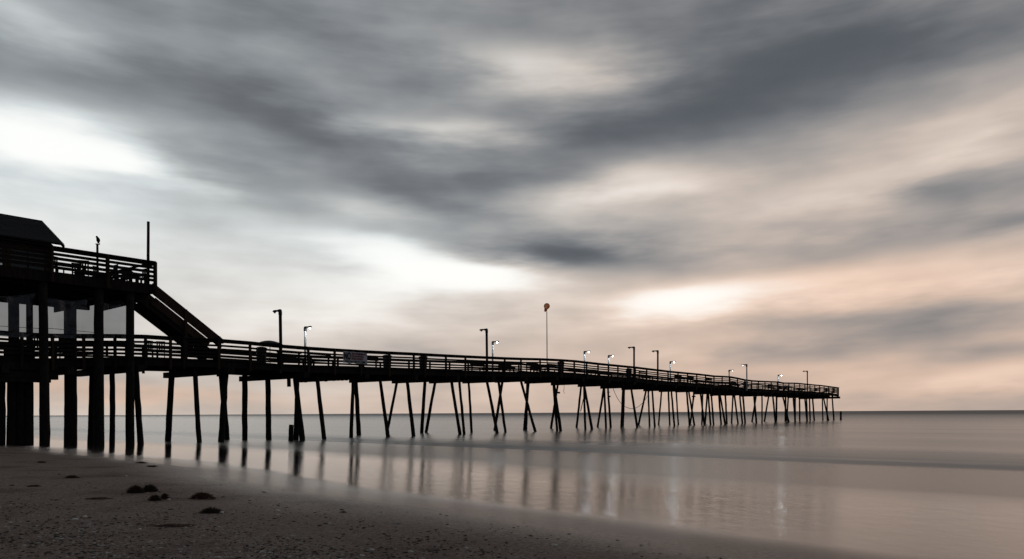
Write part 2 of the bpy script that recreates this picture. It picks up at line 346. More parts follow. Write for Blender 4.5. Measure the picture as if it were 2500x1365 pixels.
pier = empty('pier', W(TBEG, 3, 0)); tag(pier, 'long dark wooden fishing pier on leaning piles running out to sea', 'pier')
post_px = [-170,-90,-20,52,128,204,280,354,415,448,533,610,683.5,752,816,880,950,1009.5,1036,1088,1135,1188,1231,1271,1317.6,1368,1401,1431,1459,1484.5,1507.5,1532,1550]
pt = []
for sx in post_px:
    pt.append(T(sx, 870, -0.05))
t = pt[-1]
while t < TEND-2.6: t += 2.35; pt.append(t)
pt.append(TEND-0.06)
# deck planks and stringers
db = MB(); t = TBEG
st_t = [TBEG + i*(TEND-TBEG)/200 for i in range(201)]
for a, b in zip(st_t, st_t[1:]):
    p = 0.012*R.random()
    za, zb = deck(a), deck(b)
    e0 = R.uniform(-0.03,0.03)
    db.hexa([W(a,-0.02+e0,za-0.06), W(b,-0.02+e0,zb-0.06), W(b,PW+0.02+e0,zb-0.06), W(a,PW+0.02+e0,za-0.06), W(a,-0.02+e0,za+p), W(b,-0.02+e0,zb+p), W(b,PW+0.02+e0,zb+p), W(a,PW+0.02+e0,za+p)])
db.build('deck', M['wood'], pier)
caps_px = [-120, 28, 190, 407, 587, 735, 855, 962, 1050, 1131, 1210, 1280, 1345, 1411, 1468, 1517, 1571, 1608, 1650, 1694, 1733, 1768, 1806, 1838, 1866, 1893, 1922, 1949, 1972, 1998, 2018]
cap_t = [twz(sx, 930, PW+0.4)[0] for sx in caps_px]
cap_t = [c for c in cap_t if c < TEND-1.5]+[TEND-0.5]
sb_ts = sorted(set([TBEG]+cap_t+[TEND]))
for k, w in enumerate((0.12, 1.5, 3.0, 4.5, 5.88)):
    sb = MB()
    for a, b in zip(sb_ts, sb_ts[1:]):
        off = R.uniform(-0.02,0.02); ov = 0.25
        sb.beam(W(a-0.0,w+off,deck(a)-0.24), W(b-0.002,w+off,deck(b)-0.24), 0.09, 0.355)
        if k in (0,) and R.random() < 0.5:             # doubled outer stringer here and there
            sb.beam(W(a-ov,w+0.2+off,deck(a)-0.26), W(min(b+ov,TEND),w+0.2+off,deck(b)-0.26), 0.08, 0.36)
    sb.build('stringer', M['wood'], pier)
for c in cap_t:
    cb = MB(); h = 0.33; z = deck(c)-0.42-h/2+R.uniform(-0.03,0.02); tw = R.uniform(-0.04,0.04)
    cb.beam(W(c,-0.35+R.uniform(-0.1,0.1),z), W(c+tw,PW+0.4+R.uniform(-0.08,0.12),z-0.03), 0.30, h)
    if R.random() < 0.5: cb.beam(W(c+0.26,-0.15+R.uniform(-0.1,0.1),z+0.03), W(c+0.26+tw,PW+0.2,z+0.01), 0.2, 0.28)
    cb.build('cap_beam', M['pile'], pier)
# railings
BO = [(0.70,0.11),(0.51,0.11),(0.32,0.11),(0.13,0.11)]
def railing(w, side, ts, seed, z0=lambda t: ztop(t), H=1.12, parent=pier, name='railing', mm='wood', posts=True, boards=BO, pz=0.55, capw=0.24):
    rb = MB(); rr = random.Random(seed)
    for a, b in zip(ts, ts[1:]):
        za, zb = z0(a), z0(b)
        rb.beam(W(a,w,za-0.022), W(b,w,zb-0.022), capw, 0.044)
        rb.beam(W(a,w+side*0.045,za-0.125), W(b,w+side*0.045,zb-0.125), 0.035, 0.155)
        for (h, bh) in boards:
            e = rr.uniform(-0.012,0.012); e2 = rr.uniform(-0.012,0.012)
            rb.beam(W(a,w+side*0.045,za-H+h+bh/2+e), W(b,w+side*0.045,zb-H+h+bh/2+e2), 0.035, bh)
    ro = rb.build(name, M[mm], parent)
    if posts:
        for a in ts:
            pb = MB(); lean = rr.uniform(-0.02,0.02)
            pb.beam(W(a,w-side*0.035,z0(a)-H-pz), W(a+lean,w-side*0.035,z0(a)-0.046), 0.11, 0.12)
            o = pb.build('rail_post', M['brown' if R.random() < 0.5 else 'wood'], ro)
    return ro
railing(-0.05, 1, pt, 3)
fts = [T(s, 860, PW+0.05) for s in (-200,-120)]; t = fts[-1]
while t < TEND-2.6: t += 2.38; fts.append(t)
fts.append(TEND-0.06); railing(PW+0.05, -1, fts, 4)
# end railing across the head of the pier
rb = MB(); zt = ztop(TEND)
rb.beam(W(TEND+0.02,-0.2,zt-0.022), W(TEND+0.02,PW+0.2,zt-0.022), 0.24, 0.044)
for h in (1.0,0.8,0.6,0.42,0.24): rb.beam(W(TEND+0.05,-0.12,zt-1.12+h-0.03), W(TEND+0.05,PW+0.12,zt-1.12+h-0.03), 0.035, 0.1)
er = rb.build('railing', M['wood'], pier)
for w in (0.05,1.5,3,4.5,5.95):
    pb = MB(); pb.beam(W(TEND+0.12,w,zt-1.7), W(TEND+0.12,w,zt-0.046), 0.11, 0.11); pb.build('rail_post', M['wood'], er)
# piles: top x, top y, foot x, foot y, width top, width foot
PL = [(4,935,4,1087,16,16),(28,935,27,1088,19,20),(48,935,47,1090,20,20),(66,935,65,1090,19,21),(109,935,109,1092,20,24),(172,897,172,1090,27,28),
 (226,905,221,1087,13,15),(274,903,274,1082,12,13),(330,898,343,1084,14,14),
 (420,912,410,1073,14,14),(475,911,486,1074,11,12),(540,908,554,1079,14,14),(552,908,540,1077,14,14),(598,920,597.5,1071,13,13),(654,918,656,1072,12,13.5),
 (719,919,738,1075,12,14),(727,925,723,1074,9,14),(772.5,930,792,1072,9.5,11),(863,927,857,1064,8,9.5),(868,927,876.5,1074,9,11.5),(925.5,924,947.5,1067,7,10.5),
 (972,927,944,1060,6.5,7),(992,927,1010,1070,8,9.5),(1038,924,1029.5,1064,7.5,9),(1064.5,930,1040,1055,7,7.5),(1099.5,928,1123,1065,7,8.5),(1120,927,1133.5,1058,6.3,7),
 (1143.5,930,1151.5,1054,5.5,6.5),(1186,928,1214,1062,6.5,8),(1215,927,1234,1056,6.3,6.5),(1228.5,930,1207.5,1049,6.5,6.5),(1268,928,1307,1055,6,7),(1291,930,1280,1048,6.5,7),(1288,930,1284,1050,6,7),
 (1349,932,1369,1053,7,7.5),(1349.5,932,1360,1049,5.5,6),(1363.5,937,1345,1047,5,6),(1420,939,1407.5,1045,5,5.5),(1425,939,1429,1047,5,6),(1423,939,1445.5,1049,5,7),
 (1476,943,1459,1041,5,5.5),(1474.5,943,1479.5,1044,5,5.5),(1483,943,1491,1046,4.5,6),(1522,945,1516.5,1041,5,5),(1524,945,1521,1042,5,5),(1538.5,945,1556,1045,5,6),
 (1579.5,949,1558.5,1037,4.5,5),(1582,949,1586,1040,4,4.6),(1591,949,1598.5,1043,4.3,5),(1616,951,1608,1037,4,4.3),(1631.5,951,1635,1039,4.3,4.3),(1638,951,1646.5,1042,4,5),(1650.5,951,1656,1035,3.6,4),
 (1675.5,953,1683.5,1038,4.6,5),(1679.5,953,1695.5,1040,4,5),(1695.5,954,1685.5,1035,4.5,3.6),(1708.5,955,1719.5,1036,4.5,4.6),(1716,957,1713.5,1032,3.8,4),(1727,958,1721.5,1035,4,4.6),(1728,958,1735,1038,4,4.8),
 (1735,958,1742.5,1034,4.2,4.6),(1754,960,1760.5,1032,4.6,4.6),(1755,960,1770.5,1035.5,4,5),(1770.5,961,1774.5,1033.5,4.3,4.6),(1790,962,1786,1030.6,4,4),(1791,962,1802,1035,4,4.4),(1805,961,1812.5,1033,4,4.4),
 (1813,961,1819.5,1034,4.5,4.6),(1840,963,1847,1032,4.5,5),(1847,963,1836,1029,4,4),(1860.5,964,1860.5,1030,3.4,3.6),(1878,964,1866,1028,3.8,4),(1886,965,1893,1031,4,4.4),(1896,965,1895.5,1031,4.5,4.6),
 (1909,966,1926,1030,3.8,4),(1918,967,1917.5,1029,4,4.6),(1925,967,1920.5,1028,3.6,4),(1936,968,1941.5,1029,4,4.4),(1941.5,968,1941.5,1029,4,4),(1952,968,1952.5,1026,3.8,3.8),(1964,969,1970.5,1028.5,3.6,4),
 (1969,969,1971,1028,3.4,3.6),(1976,969,1978,1027,3.4,3.8),(1983.5,970,1988,1026,3.8,4),(2007.5,970,2009,1026,3,3.4),(2009,970,2023,1027,3.2,4.5),(2019.5,970,2019.5,1026,3,3),(2031.5,970,2036,1026,3.2,4)]
for (xt, yt, xb, yb, wt_, wb_) in PL:
    lean = (xb-xt)/ppm(T(xt, yt, 2))
    wt = 0.7 if lean > 0.33 else (5.2 if lean < -0.33 else R.choice((0.5,3.0,3.2,5.4)))
    if xt < 380: wt = 0.6 if lean > 0.2 else (3.0 if wt_ < 16 else 0.9)
    while wt > 0.2 and T(xt, yt, wt) > TEND-0.2: wt -= 0.1
    t0 = min(T(xt, yt, wt), TEND-0.2)
    u = ray(xb, yb)[0]
    wb = (u*(O[1]+D[1]*t0)-(O[0]+D[0]*t0))/(N[0]-u*N[1])
    wb = max(wt-2.6, min(wt+2.6, wb))
    tb = T(xb, yb, wb)
    foot = W(tb, wb, 0); g = max(-0.02, ground(foot.x, foot.y)); foot.z = g
    top = W(t0, wt, deck(t0)-0.30)
    dirn = (foot-top).normalized(); low = foot + dirn*(1.0/abs(dirn.z))
    rt = 0.5*wt_/ppm(t0, wt); rb_ = 0.5*wb_/ppm(tb, wb)
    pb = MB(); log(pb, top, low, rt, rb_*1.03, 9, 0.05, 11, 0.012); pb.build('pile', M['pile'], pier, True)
# heavy stacked girders below the wide landward end
gb = MB()
for z, e in ((3.75,140),(3.36,139),(3.16,121)):
    te = T(e, 910, 0.1)
    gb.beam(W(TBEG,0.1,z), W(te,0.1,z), 0.3, 0.34 if z > 3.2 else 0.22)
gb.build('girder', M['pile'], pier)
gb = MB()
for z in (3.74,3.38): gb.beam(W(TBEG,5.6,z), W(T(139,910,0.1),5.6,z), 0.3, 0.33)
gb.build('girder', M['pile'], pier)
# hanging boards and stubs under the stringers
hb = MB(); t, w, z = twz(705.5, 932, 0.3); hb.beam(W(t,w,z-0.30), W(t-0.02,w,z+0.42), 0.28, 0.07); hb.build('hanging_board', M['wood'], pier)
hb = MB(); t, w, z = twz(735, 932, 2.0); hb.beam(W(t,w,z-0.05), W(t,w,z+0.5), 0.12, 0.1); hb.build('hanging_board', M['wood'], pier)
jb = MB()
for i in range(26):                                     # rotten ledger with ragged lower edge
    x0 = 738+i*5.0; t, w, z = twz(x0, 933-0.05*(x0-738)+R.uniform(-1.4,1.4), 1.2); t2 = T(x0+5.0, 930, 1.2)
    jb.box(t, t2-0.004, 1.15, 1.27, z, deck(t)-0.40)
jb.build('ledger', M['wood'], pier)
pb = MB(); a = twz(1424, 975, 2.5); b_ = twz(1417.6, 1004, 2.0); pb.beam(W(*a), W(*b_), 0.05, 0.12); pb.build('loose_brace', M['wood'], pier)
for (x0,y0,x1,y1,w) in ((1484,972,1490,967,1.0),(1483,957.5,1488,957.5,1.0),(1362,958.5,1366,959,4.0),(1690,968,1697,968,3.5),(1735,966,1740,966,3.5),(1787,966,1796,966,3.0),(1935,977,1943,976,3)):
    pb = MB(); pb.beam(W(*twz(x0,y0,w)), W(*twz(x1,y1,w)), 0.14, 0.16 if w > 3.4 else 0.06); pb.build('stub', M['wood'], pier)
# slack cable hanging in a loop
def curve_thing(name, pts, r, label, cat, m):
    mb = MB(); mb.tube(pts, r, 6); o = mb.build(name, m, None, True); tag(o, label, cat); return o
cp = [(1495,943),(1500,957),(1507,972),(1514,982),(1521,990),(1530,995),(1541,998),(1550,997),(1560,992),(1570,983),(1578,972),(1584,960),(1587,950)]
curve_thing('cable', [W(*twz(x,y,5.6)) for x,y in cp], 0.028, 'slack black cable hanging in a loop below the pier', 'cable', M['black'])
curve_thing('rope', [W(*twz(x,y,5.5)) for x,y in ((1377,937),(1377.3,948),(1376,955),(1378,961))], 0.02, 'thin grey rope end hanging straight down under the pier', 'rope', M['canvas'])

# ---------------------------------------------------------------- two storey deck house at the landward end
UE = twz(377, 640, -0.5); ZU = UE[2]; UF = ZU-1.12         # upper rail height, upper floor
TU = UE[0]
house = empty('pier_house', W(TU-8, 3, UF-3)); tag(house, 'two storey wooden deck house with shingled roof at the landward end of the pier', 'building')
UB = TU-26
ub = MB()
for i in range(120):
    w0 = -0.52+i*0.1
    if w0 > 11: break
    ub.box(UB, TU+R.uniform(-0.01,0.01), w0, w0+0.096, UF-0.05, UF)
ub.build('upper_floor', M['wood'], house)
fb = MB(); fb.box(UB, TU+0.02, -0.60, -0.53, UF-0.50, UF-0.02); fb.box(TU-0.06, TU+0.015, -0.525, 11, UF-0.46, UF-0.052); fb.build('fascia', M['wood'], house)
jb = MB()
t = UB
while t < TU-0.3: jb.box(t, t+0.06, -0.5, 6.6, UF-0.34, UF-0.054); t += 0.45
for w in (0.0, 6.3): jb.box(UB, TU-0.1, w, w+0.22, UF-(0.72 if w > 1 else 0.62), UF-0.345)
jb.build('floor_joists', M['wood'], house)
jb = MB()
a = Vector(twz(240, 752, 4.6)); b = Vector(twz(318, 734, 4.6)); jb.beam(W(*a), W(*b), 0.12, 0.42)
jb.build('torn_soffit', M['wood'], house)
# tall supports from the sand to the upper deck
for (xa, xb, wpx, yb) in ((105,109,20,1093),(241,241.5,21,1094),(317.5,317,18.5,1091),(-28,-28,20,1093)):
    t0 = T(xa, 740, -0.35); tb = T(xb, yb, -0.35); f = W(tb,-0.35,0); g = ground(f.x,f.y)
    pb = MB(); r = 0.5*wpx/ppm(t0,-0.35); log(pb, W(t0,-0.35,UF-0.52), W(tb,-0.35,g-0.8), r, r*1.12, 10, 0.02, 14, 0.01); pb.build('support_post', M['pile'], house, True)
for (xa, wpx, w) in ((33,24,3.2),(72,15,3.2),(171.5,28.5,3.2),(-60,24,3.2)):
    t0 = T(xa, 780, w); f = W(t0,w,0); g = ground(f.x,f.y); r = 0.5*wpx/ppm(t0,w)
    pb = MB(); log(pb, W(t0,w,UF-0.63), W(t0,w,g-0.8), r, r, 8, 0.02, 12, 0.01); pb.build('support_post', M['pile'], house, True)
# upper railing
UBO = [(0.735,0.135),(0.525,0.14),(0.32,0.14),(0.12,0.14)]
uts = [T(s, 640, -0.6) for s in (-300,-150,-8,125,261)]+[TU-0.05]
uz = lambda t: ZU
ur = railing(-0.62, 1, uts, 9, uz, 1.12, house, 'railing', 'wood', False, UBO, 0.5, 0.30)
for a in uts:
    pb = MB(); pb.beam(W(a-0.02,-0.70,UF-0.5), W(a-0.02,-0.70,ZU-0.05), 0.21, 0.10); pb.build('rail_post', M['brown'], ur)
bm_ = MB(); t = UB
while t < TU-0.1: bm_.box(t, t+0.07, 8.52, 8.56, UF+0.02, ZU-0.06); t += 0.42
bm_.build('balusters', M['wood'], house)
uf = [UB+i*2.6 for i in range(11) if UB+i*2.6 < TU-0.3]+[TU-0.05]
ur2 = railing(8.6, -1, uf, 10, uz, 1.12, house, 'railing', 'wood', True, UBO, 0.05)
rb = MB(); rb.beam(W(TU-0.03,-0.55,ZU-0.03), W(TU-0.03,8.6,ZU-0.03), 0.2, 0.045)
for (h,bh) in UBO+[(0.93,0.12)]: rb.beam(W(TU-0.03,1.7,UF+h+bh/2), W(TU-0.03,8.5,UF+h+bh/2), 0.035, bh)
rb.beam(W(TU-0.03,-0.52,UF+1.0), W(TU-0.03,0.1,UF+1.0), 0.035, 0.12)
ur3 = rb.build('railing', M['wood'], house)
for w in (1.7,3.9,6.2,8.3):
    pb = MB(); pb.beam(W(TU-0.11,w,UF), W(TU-0.11,w,ZU-0.055), 0.1, 0.1); pb.build('rail_post', M['wood'], ur3)
# house body: roof, walls with windows
we, wr = 4.2, 6.9
te, _, ze = twz(152, 596, we); tr_, _, zr_ = twz(107, 539.5, wr)
TG = (te+tr_)/2
_, _, ze = twz(100, 588, we); rise = zr_-ze
rf = MB()
def slab(mb, t0, t1, w0, z0, w1, z1, th): mb.hexa([W(t0,w0,z0-th),W(t1,w0,z0-th),W(t1,w1,z1-th),W(t0,w1,z1-th),W(t0,w0,z0),W(t1,w0,z0),W(t1,w1,z1),W(t0,w1,z1)])
nr = 22
for i in range(nr):
    k0, k1 = i/nr, (i+1)/nr
    for sgn in (-1,1):
        wa_, wb2 = wr+sgn*(wr-we)*(1-k0), wr+sgn*(wr-we)*(1-k1)
        tt0 = UB-1
        while tt0 < TG-0.01:
            tt1 = min(tt0+R.uniform(0.7,1.3), TG+R.uniform(-0.01,0.0))
            if TG-tt1 < 0.3: tt1 = TG
            slab(rf, tt0, tt1-0.003, wa_, ze+rise*k0+R.uniform(0.018,0.03), wb2, ze+rise*k1+0.004, 0.02); tt0 = tt1
rf.build('roof', M['shingle'], house)
bb = MB()
for sgn in (-1,1):
    w0 = wr+sgn*(wr-we); slab(bb, TG-0.05, TG+0.0, w0+sgn*0.04, ze-0.045, wr, zr_-0.02, 0.18)
    slab(bb, UB-1, TG-0.055, w0, ze-0.025, wr+sgn*0.0, zr_-0.025, 0.05)
bb.build('roof_boards', M['wood'], house)
TW = TG-0.45; wl = we+0.35; wh = wr+(wr-we)-0.35
wb_ = MB()
def wall_with_windows(w0, w1):
    wb_.box(UB, TW, w0, w1, UF+0.002, UF+0.12); wb_.box(UB, TW, w0, w1, UF+1.75, ze-0.06)
    t = TW
    while t > UB+2.0:
        wb_.box(t-0.35, t, w0, w1, UF+0.12, UF+1.75); t -= 1.9
wall_with_windows(wl, wl+0.1); wall_with_windows(wh-0.1, wh)
wb_.box(TW+0.002, TW+0.06, wl, wh, UF+0.002, ze-0.07)
hg = [W(TW+0.002,wl,ze-0.068),W(TW+0.06,wl,ze-0.068),W(TW+0.06,wh,ze-0.068),W(TW+0.002,wh,ze-0.068)]
wb_.hexa(hg+[W(TW+0.002,wr-0.02,zr_-0.5),W(TW+0.06,wr-0.02,zr_-0.5),W(TW+0.06,wr+0.02,zr_-0.5),W(TW+0.002,wr+0.02,zr_-0.5)])
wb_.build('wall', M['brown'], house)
t = TW-0.35
while t > UB+2.0:
    gb = MB(); gb.box(t-1.55, t, wl+0.04, wl+0.05, UF+0.12, UF+1.75); o = gb.build('window', M['glass'], house)
    fb = MB(); fb.box(t-0.80, t-0.75, wl+0.02, wl+0.07, UF+0.12, UF+1.75); fb.build('frame', M['wood'], o); t -= 1.9
# clear vinyl curtains round the lower storey
def curtain(xa, xb, ya, yb2, w, seed):
    r2 = random.Random(seed); mb = MB(); ta, tb = T(xa, 760, w), T(xb, 760, w); nn, mm = 22, 14
    zt0 = twz(xa, ya, w)[2]; zt1 = twz(xb, ya, w)[2]; zb0 = twz((xa+xb)/2, yb2, w)[2]
    for j in range(mm+1):
        for i in range(nn+1):
            k, l = i/nn, j/mm; sag = 0.16*math.sin(math.pi*k)*(1-l)
            z = (zt0+(zt1-zt0)*k-sag)*(1-l)+zb0*l
            mb.v.append(tuple(W(ta+(tb-ta)*k, w+0.05*math.sin(k*11+l*3+seed)+0.03*math.sin(k*23-l*5), z)))
    for j in range(mm):
        for i in range(nn): a = j*(nn+1)+i; mb.f.append((a,a+1,a+nn+2,a+nn+1))
    o = mb.build('vinyl_curtain', M['vinyl'], house, True)
    hm = MB(); hm.tube([W(ta+(tb-ta)*k/12, w-0.01, zt0+(zt1-zt0)*k/12-0.16*math.sin(math.pi*k/12)) for k in range(13)], 0.018, 6); hm.build('hem', M['plastic'], o, True)
curtain(-70, 96, 715, 822, -0.15, 1); curtain(114, 232, 727, 826, -0.15, 2); curtain(250, 309, 738, 826, -0.15, 3)
ww = MB(); ww.tube([W(*twz(x,y,0.5)) for x,y in ((0,796),(45,799),(95,802),(125,802),(170,806),(231,812))], 0.012, 5); ww.build('string_wire', M['black'], house)
# staircase from the upper deck down to the pier
stair = MB(); ttop, _, ztp = twz(372, 690, 0.15); tbt, _, zbt = twz(543, 828, 0.15)
sl = (zbt-ztp)/(tbt-ttop)
def sp(t, w, off): return W(t, w, ztp+sl*(t-ttop)+off)
tb0 = ttop - (UF-ztp+0.98)/(-sl)*(-1)
ts0 = ttop-1.1
def stair_end(off):                                     # t where a line offset below the handrail meets the pier deck
    lo = ttop
    while ztp+sl*(lo-ttop)+off > deck(lo)+0.02 and lo < TEND: lo += 0.02
    return lo
e = stair_end(-1.25)
for w in (0.2, 1.55):
    stair.beam(sp(ts0+0.1,w,-1.25), sp(e,w,-1.25), 0.07, 0.36)
n = 17; 
so_ = stair.build('staircase', M['wood'], house)
k = ts0
tr = MB()
while k < e-0.1:
    z = ztp+sl*(k-ttop)-1.08
    tr.box(k-0.16, k+0.16, 0.24, 1.51, z, z+0.045); tr.box(k+0.125, k+0.15, 0.24, 1.51, z-0.175, z-0.002); k += 0.19/(-sl)
tr.build('tread', M['wood'], so_)
e2 = stair_end(0.0)-1.05
tend = T(545, 828, 0.15)
for w in (0.15, 1.62):
    hr = MB()
    hr.beam(sp(ttop+0.02,w,-0.03), sp(tend,w,-0.03), 0.12, 0.05)
    for off, bh in ((-0.17,0.16),(-0.36,0.16),(-0.54,0.12)): hr.beam(sp(ttop+0.02,w-0.04,off), sp(tend-0.15*(off<-0.2),w-0.04,off), 0.035, bh)
    hr.beam(sp(ttop+0.02,w-0.042,-0.92), sp(tend-0.9,w-0.042,-0.92), 0.035, 0.42)
    hr.build('handrail', M['brown'], so_)
for x in (452, 533):
    t = T(x, 800, 0.1); pb = MB(); zt_ = ztp+sl*(t-ttop)-0.06; pb.beam(W(t,0.05,deck(t)), W(t,0.05,zt_), 0.13, 0.13); pb.build('newel_post', M['brown'], so_)

# ---------------------------------------------------------------- poles and lamps
def lamp(sx, ytop, w, lit, label, head_dir, hpx=14):
    t, _, z = twz(sx, ytop, w); zb = deck(t)
    o = empty('lamp_post', W(t, w, zb)); tag(o, label, 'lamp post', 'lamp posts along the pier rails')
    pb = MB(); lean = R.uniform(-0.05,0.05)
    pb.beam(W(t+lean,w,zb-0.3), W(t,w,z-0.12), 0.13, 0.13) if not lit else pb.tube([W(t+lean,w,zb-0.3), W(t+lean/2,w,(z+zb)/2), W(t,w,z-0.1)], [0.085,0.08,0.07], 10)
    p = pb.build('pole', M['metal'] if lit else M['wood'], o, False)
    cv = MB(); s = head_dir                              # +1: reaches in over the deck from the near rail, -1: from the far rail
    px = MB(); c = W(t, w, z-0.08)
    dx = Vector((N[0],N[1],0))*s
    px.tube([c-dx*0.08, c, c+dx*0.16, c+dx*0.34+Vector((0,0,0.02))], [0.06,0.09,0.08,0.04], 10)
    px.beam(c+Vector((0,0,-0.04)), c+Vector((0,0,-0.26)), 0.15, 0.15)
    px.build('bracket', M['darkmetal'], o, True)
    hd = MB(); h0 = c+dx*0.30+Vector((0,0,0.01)); hd.tube([h0, h0+dx*0.10, h0+dx*0.32, h0+dx*0.42], [0.04,0.07,0.065,0.02], 10)
    ho = hd.build('lamp_head', M['darkmetal'], o, True)
    ln = MB(); c2 = h0+dx*0.22+Vector((0,0,-0.08)); n = 10
    ln.tube([c2+Vector((0,0,0.05)), c2, c2-Vector((0,0,0.05))], [0.055,0.065,0.03], 12)
    ln.build('lens', M['led'] if lit == 1 else (M['dimled'] if lit in (2,3) else M['plastic']), ho, True)
    if lit in (1,3):
        ld = bpy.data.lights.new('lamp_glow', 'POINT'); ld.energy = 28; ld.specular_factor = 0.0; ld.color = (0.85,0.95,1.0); ld.shadow_soft_size = 0.06
        lo = bpy.data.objects.new('lamp_glow', ld); C.objects.link(lo); lo.location = c2-Vector((0,0,0.14))+dx*0.02; lo.parent = o; lo.matrix_parent_inverse = o.matrix_world.inverted()
    return o
near = [(684,755,0,'tallest dark square lamp post, between the umbrella and the first lit lamp'),
        (1188,802,0,'unlit dark lamp post at the near rail, just left of the second lit lamp'),
        (1548,846,0,'unlit dark lamp post, left one of the close pair past the middle'),
        (1606,855,0,'unlit dark lamp post, right one of the close pair past the middle'),
        (1823,889,2,'faintly lit dark lamp post at the near rail, right of the small far lamp'),
        (1971,905,0,'last unlit lamp post at the near rail towards the pier head')]
for x,y,l,s in near: lamp(x,y,-0.22,l,s,1)
farl = [(745,797,3,'lit lamp on a pale metal pole, nearest of those on the far rail'),
        (1203,833,1,'lit lamp on a pale pole beside the dark post in the middle of the pier'),
        (1427,857,1,'lit lamp on the far rail, first to the right of the windsock'),
        (1486,867,1,'lit lamp on the far rail, second to the right of the windsock'),
        (1636.5,882,1,'brightest lit lamp on the far rail, right of the close pair of dark posts'),
        (1780,903,2,'small faintly lit lamp on the far rail towards the pier head'),
        (1900,915,1,'last small lit lamp on the far rail near the pier head')]
for x,y,l,s in farl: lamp(x,y,PW+0.2,l,s,-1)
# windsock
t, w, z = twz(1335, 762, PW-0.2)
o = empty('windsock', W(t,w,deck(t))); tag(o, 'round orange windsock on a tall thin pole above the pier', 'windsock')
pb = MB(); pb.tube([W(t,w,deck(t)), W(t,w,z)], [0.05,0.035], 8); pb.build('pole', M['brown'], o)
c = W(*twz(1335, 747.5, PW-0.2)); vd = (Vector((0,0,CZ))-c).normalized(); pb = MB(); pb.tube([W(t,w,z-0.02), W(t,w,c.z-0.26)], 0.022, 6); pb.build('swivel', M['darkmetal'], o)
sk = MB(); away = -vd; dn = Vector((-0.16,0.12,-0.5))
sk.tube([c, c+away*0.25, c+away*0.7+dn*0.15, c+away*1.1+dn*0.5, c+away*1.3+dn*0.95], [0.26,0.25,0.21,0.16,0.11], 20, False); sk.build('sock', M['orange'], o, True)
hp = MB(); e1 = vd.orthogonal().normalized(); e2 = vd.cross(e1)
hp.tube([c+(e1*math.cos(a*math.pi/12)+e2*math.sin(a*math.pi/12))*0.272 for a in range(25)], 0.02, 6, False); hp.build('hoop', M['darkmetal'], o, True)
# tall bare post on the upper deck
t, w, z = twz(360.5, 541, 0.4); pb = MB(); log(pb, W(t,w,UF), W(t+0.03,w,z), 0.078, 0.07, 6, 0.02, 10, 0.006)
tag(pb.build('wooden_post', M['brown'], None, True), 'tall bare wooden post standing at the corner of the upper deck', 'post')
# bird on its perch post
t, w, z = twz(237.5, 595.5, 3.0); pb = MB(); pb.tube([W(t,w,UF), W(t,w,z-0.03)], 0.058, 10); pb.beam(W(t-0.08,w-0.03,z-0.015), W(t+0.10,w,z-0.015), 0.14, 0.03)
tag(pb.build('perch_post', M['wood'], None), 'short post with a flat board on top, rising behind the upper rail', 'post')
sc = 40.6/1944*1.08
sp_ = [(0.35,0.4,0.06),(0.6,1.4,0.6),(0.9,3.2,2.0),(1.0,6,3.5),(0.8,8.5,4.0),(0.2,11,3.8),(-0.8,13.2,3.0),(-1.8,14.8,2.4),(-2.6,16.2,2.2),(-3.2,17.4,1.5),(-3.4,18.1,0.3)]
bd = MB(); bd.tube([W(t+0.03+a*sc, w, z+b*sc) for a,b,_ in sp_], [r*sc for *_,r in sp_], 14)
bird = empty('bird', W(t,w,z)); tag(bird, 'dark hunched bird perched on the short post above the upper rail', 'bird')
bd.build('body', M['bird'], bird, True)
bk = MB(); bk.tube([W(t+0.03-3.0*sc,w,z+16.6*sc), W(t+0.03-4.8*sc,w-0.01,z+15.4*sc), W(t+0.03-5.0*sc,w-0.01,z+14.2*sc)], [0.7*sc,0.5*sc,0.1*sc], 8); bk.build('beak', M['bird'], bird, True)
tl_ = MB(); tl_.beam(W(t+0.03+2*sc,w,z+4*sc), W(t+0.03+4.6*sc,w,z-0.6*sc), 1.6*sc, 0.7*sc); tl_.build('tail', M['bird'], bird)

# ---------------------------------------------------------------- banner
def text_mesh(name, s, m, parent, x0, z0, wd, ht, y):
    cu = bpy.data.curves.new('t', 'FONT'); cu.body = s; cu.extrude = 0.004; cu.offset = 0.03; ob = bpy.data.objects.new('t', cu); C.objects.link(ob)
    bpy.context.view_layer.update(); dg = bpy.context.evaluated_depsgraph_get(); me = bpy.data.meshes.new_from_object(ob.evaluated_get(dg)); bpy.data.objects.remove(ob)
    xs = [v.co.x for v in me.vertices]; ys = [v.co.y for v in me.vertices]; a, b, c_, d = min(xs), max(xs), min(ys), max(ys)
    for v in me.vertices: v.co = (x0+(v.co.x-a)/(b-a)*wd, y-0.004-v.co.z*0.4, z0+(v.co.y-c_)/(d-c_)*ht)
    me.materials.clear(); me.materials.append(m); o = bpy.data.objects.new(name, me); C.objects.link(o); o.parent = parent; return o
t0, _, za = twz(838, 857.5, -0.20); t1 = T(896.5, 862, -0.20); zl = twz(838, 886, -0.20)[2]; BW = t1-t0; BH = za-zl
ban = empty('banner', W(t0, -0.20, zl), math.atan2(D[1], D[0])); tag(ban, 'white banner with black and red lettering tied to the pier rail', 'banner')
mb = MB(); nn = 24; dz = (twz(896.5,861.5,-0.2)[2]-za)
for j in range(9):
    for i in range(nn+1):
        k = i/nn; l = j/8; mb.v.append((BW*k, 0.014*math.sin(k*19+l*2)*(0.4+l), BH*l + (0.015*math.sin(k*math.pi*6) if j in (0,8) else 0)))
for j in range(8):
    for i in range(nn): a = j*(nn+1)+i; mb.f.append((a,a+1,a+nn+2,a+nn+1))
nv = len(mb.v); mb.v += [(x,y+0.004,z) for x,y,z in mb.v]; mb.f += [tuple(nv+i for i in f[::-1]) for f in mb.f]
lpart(mb, 'sheet', M['banner'], ban, True)
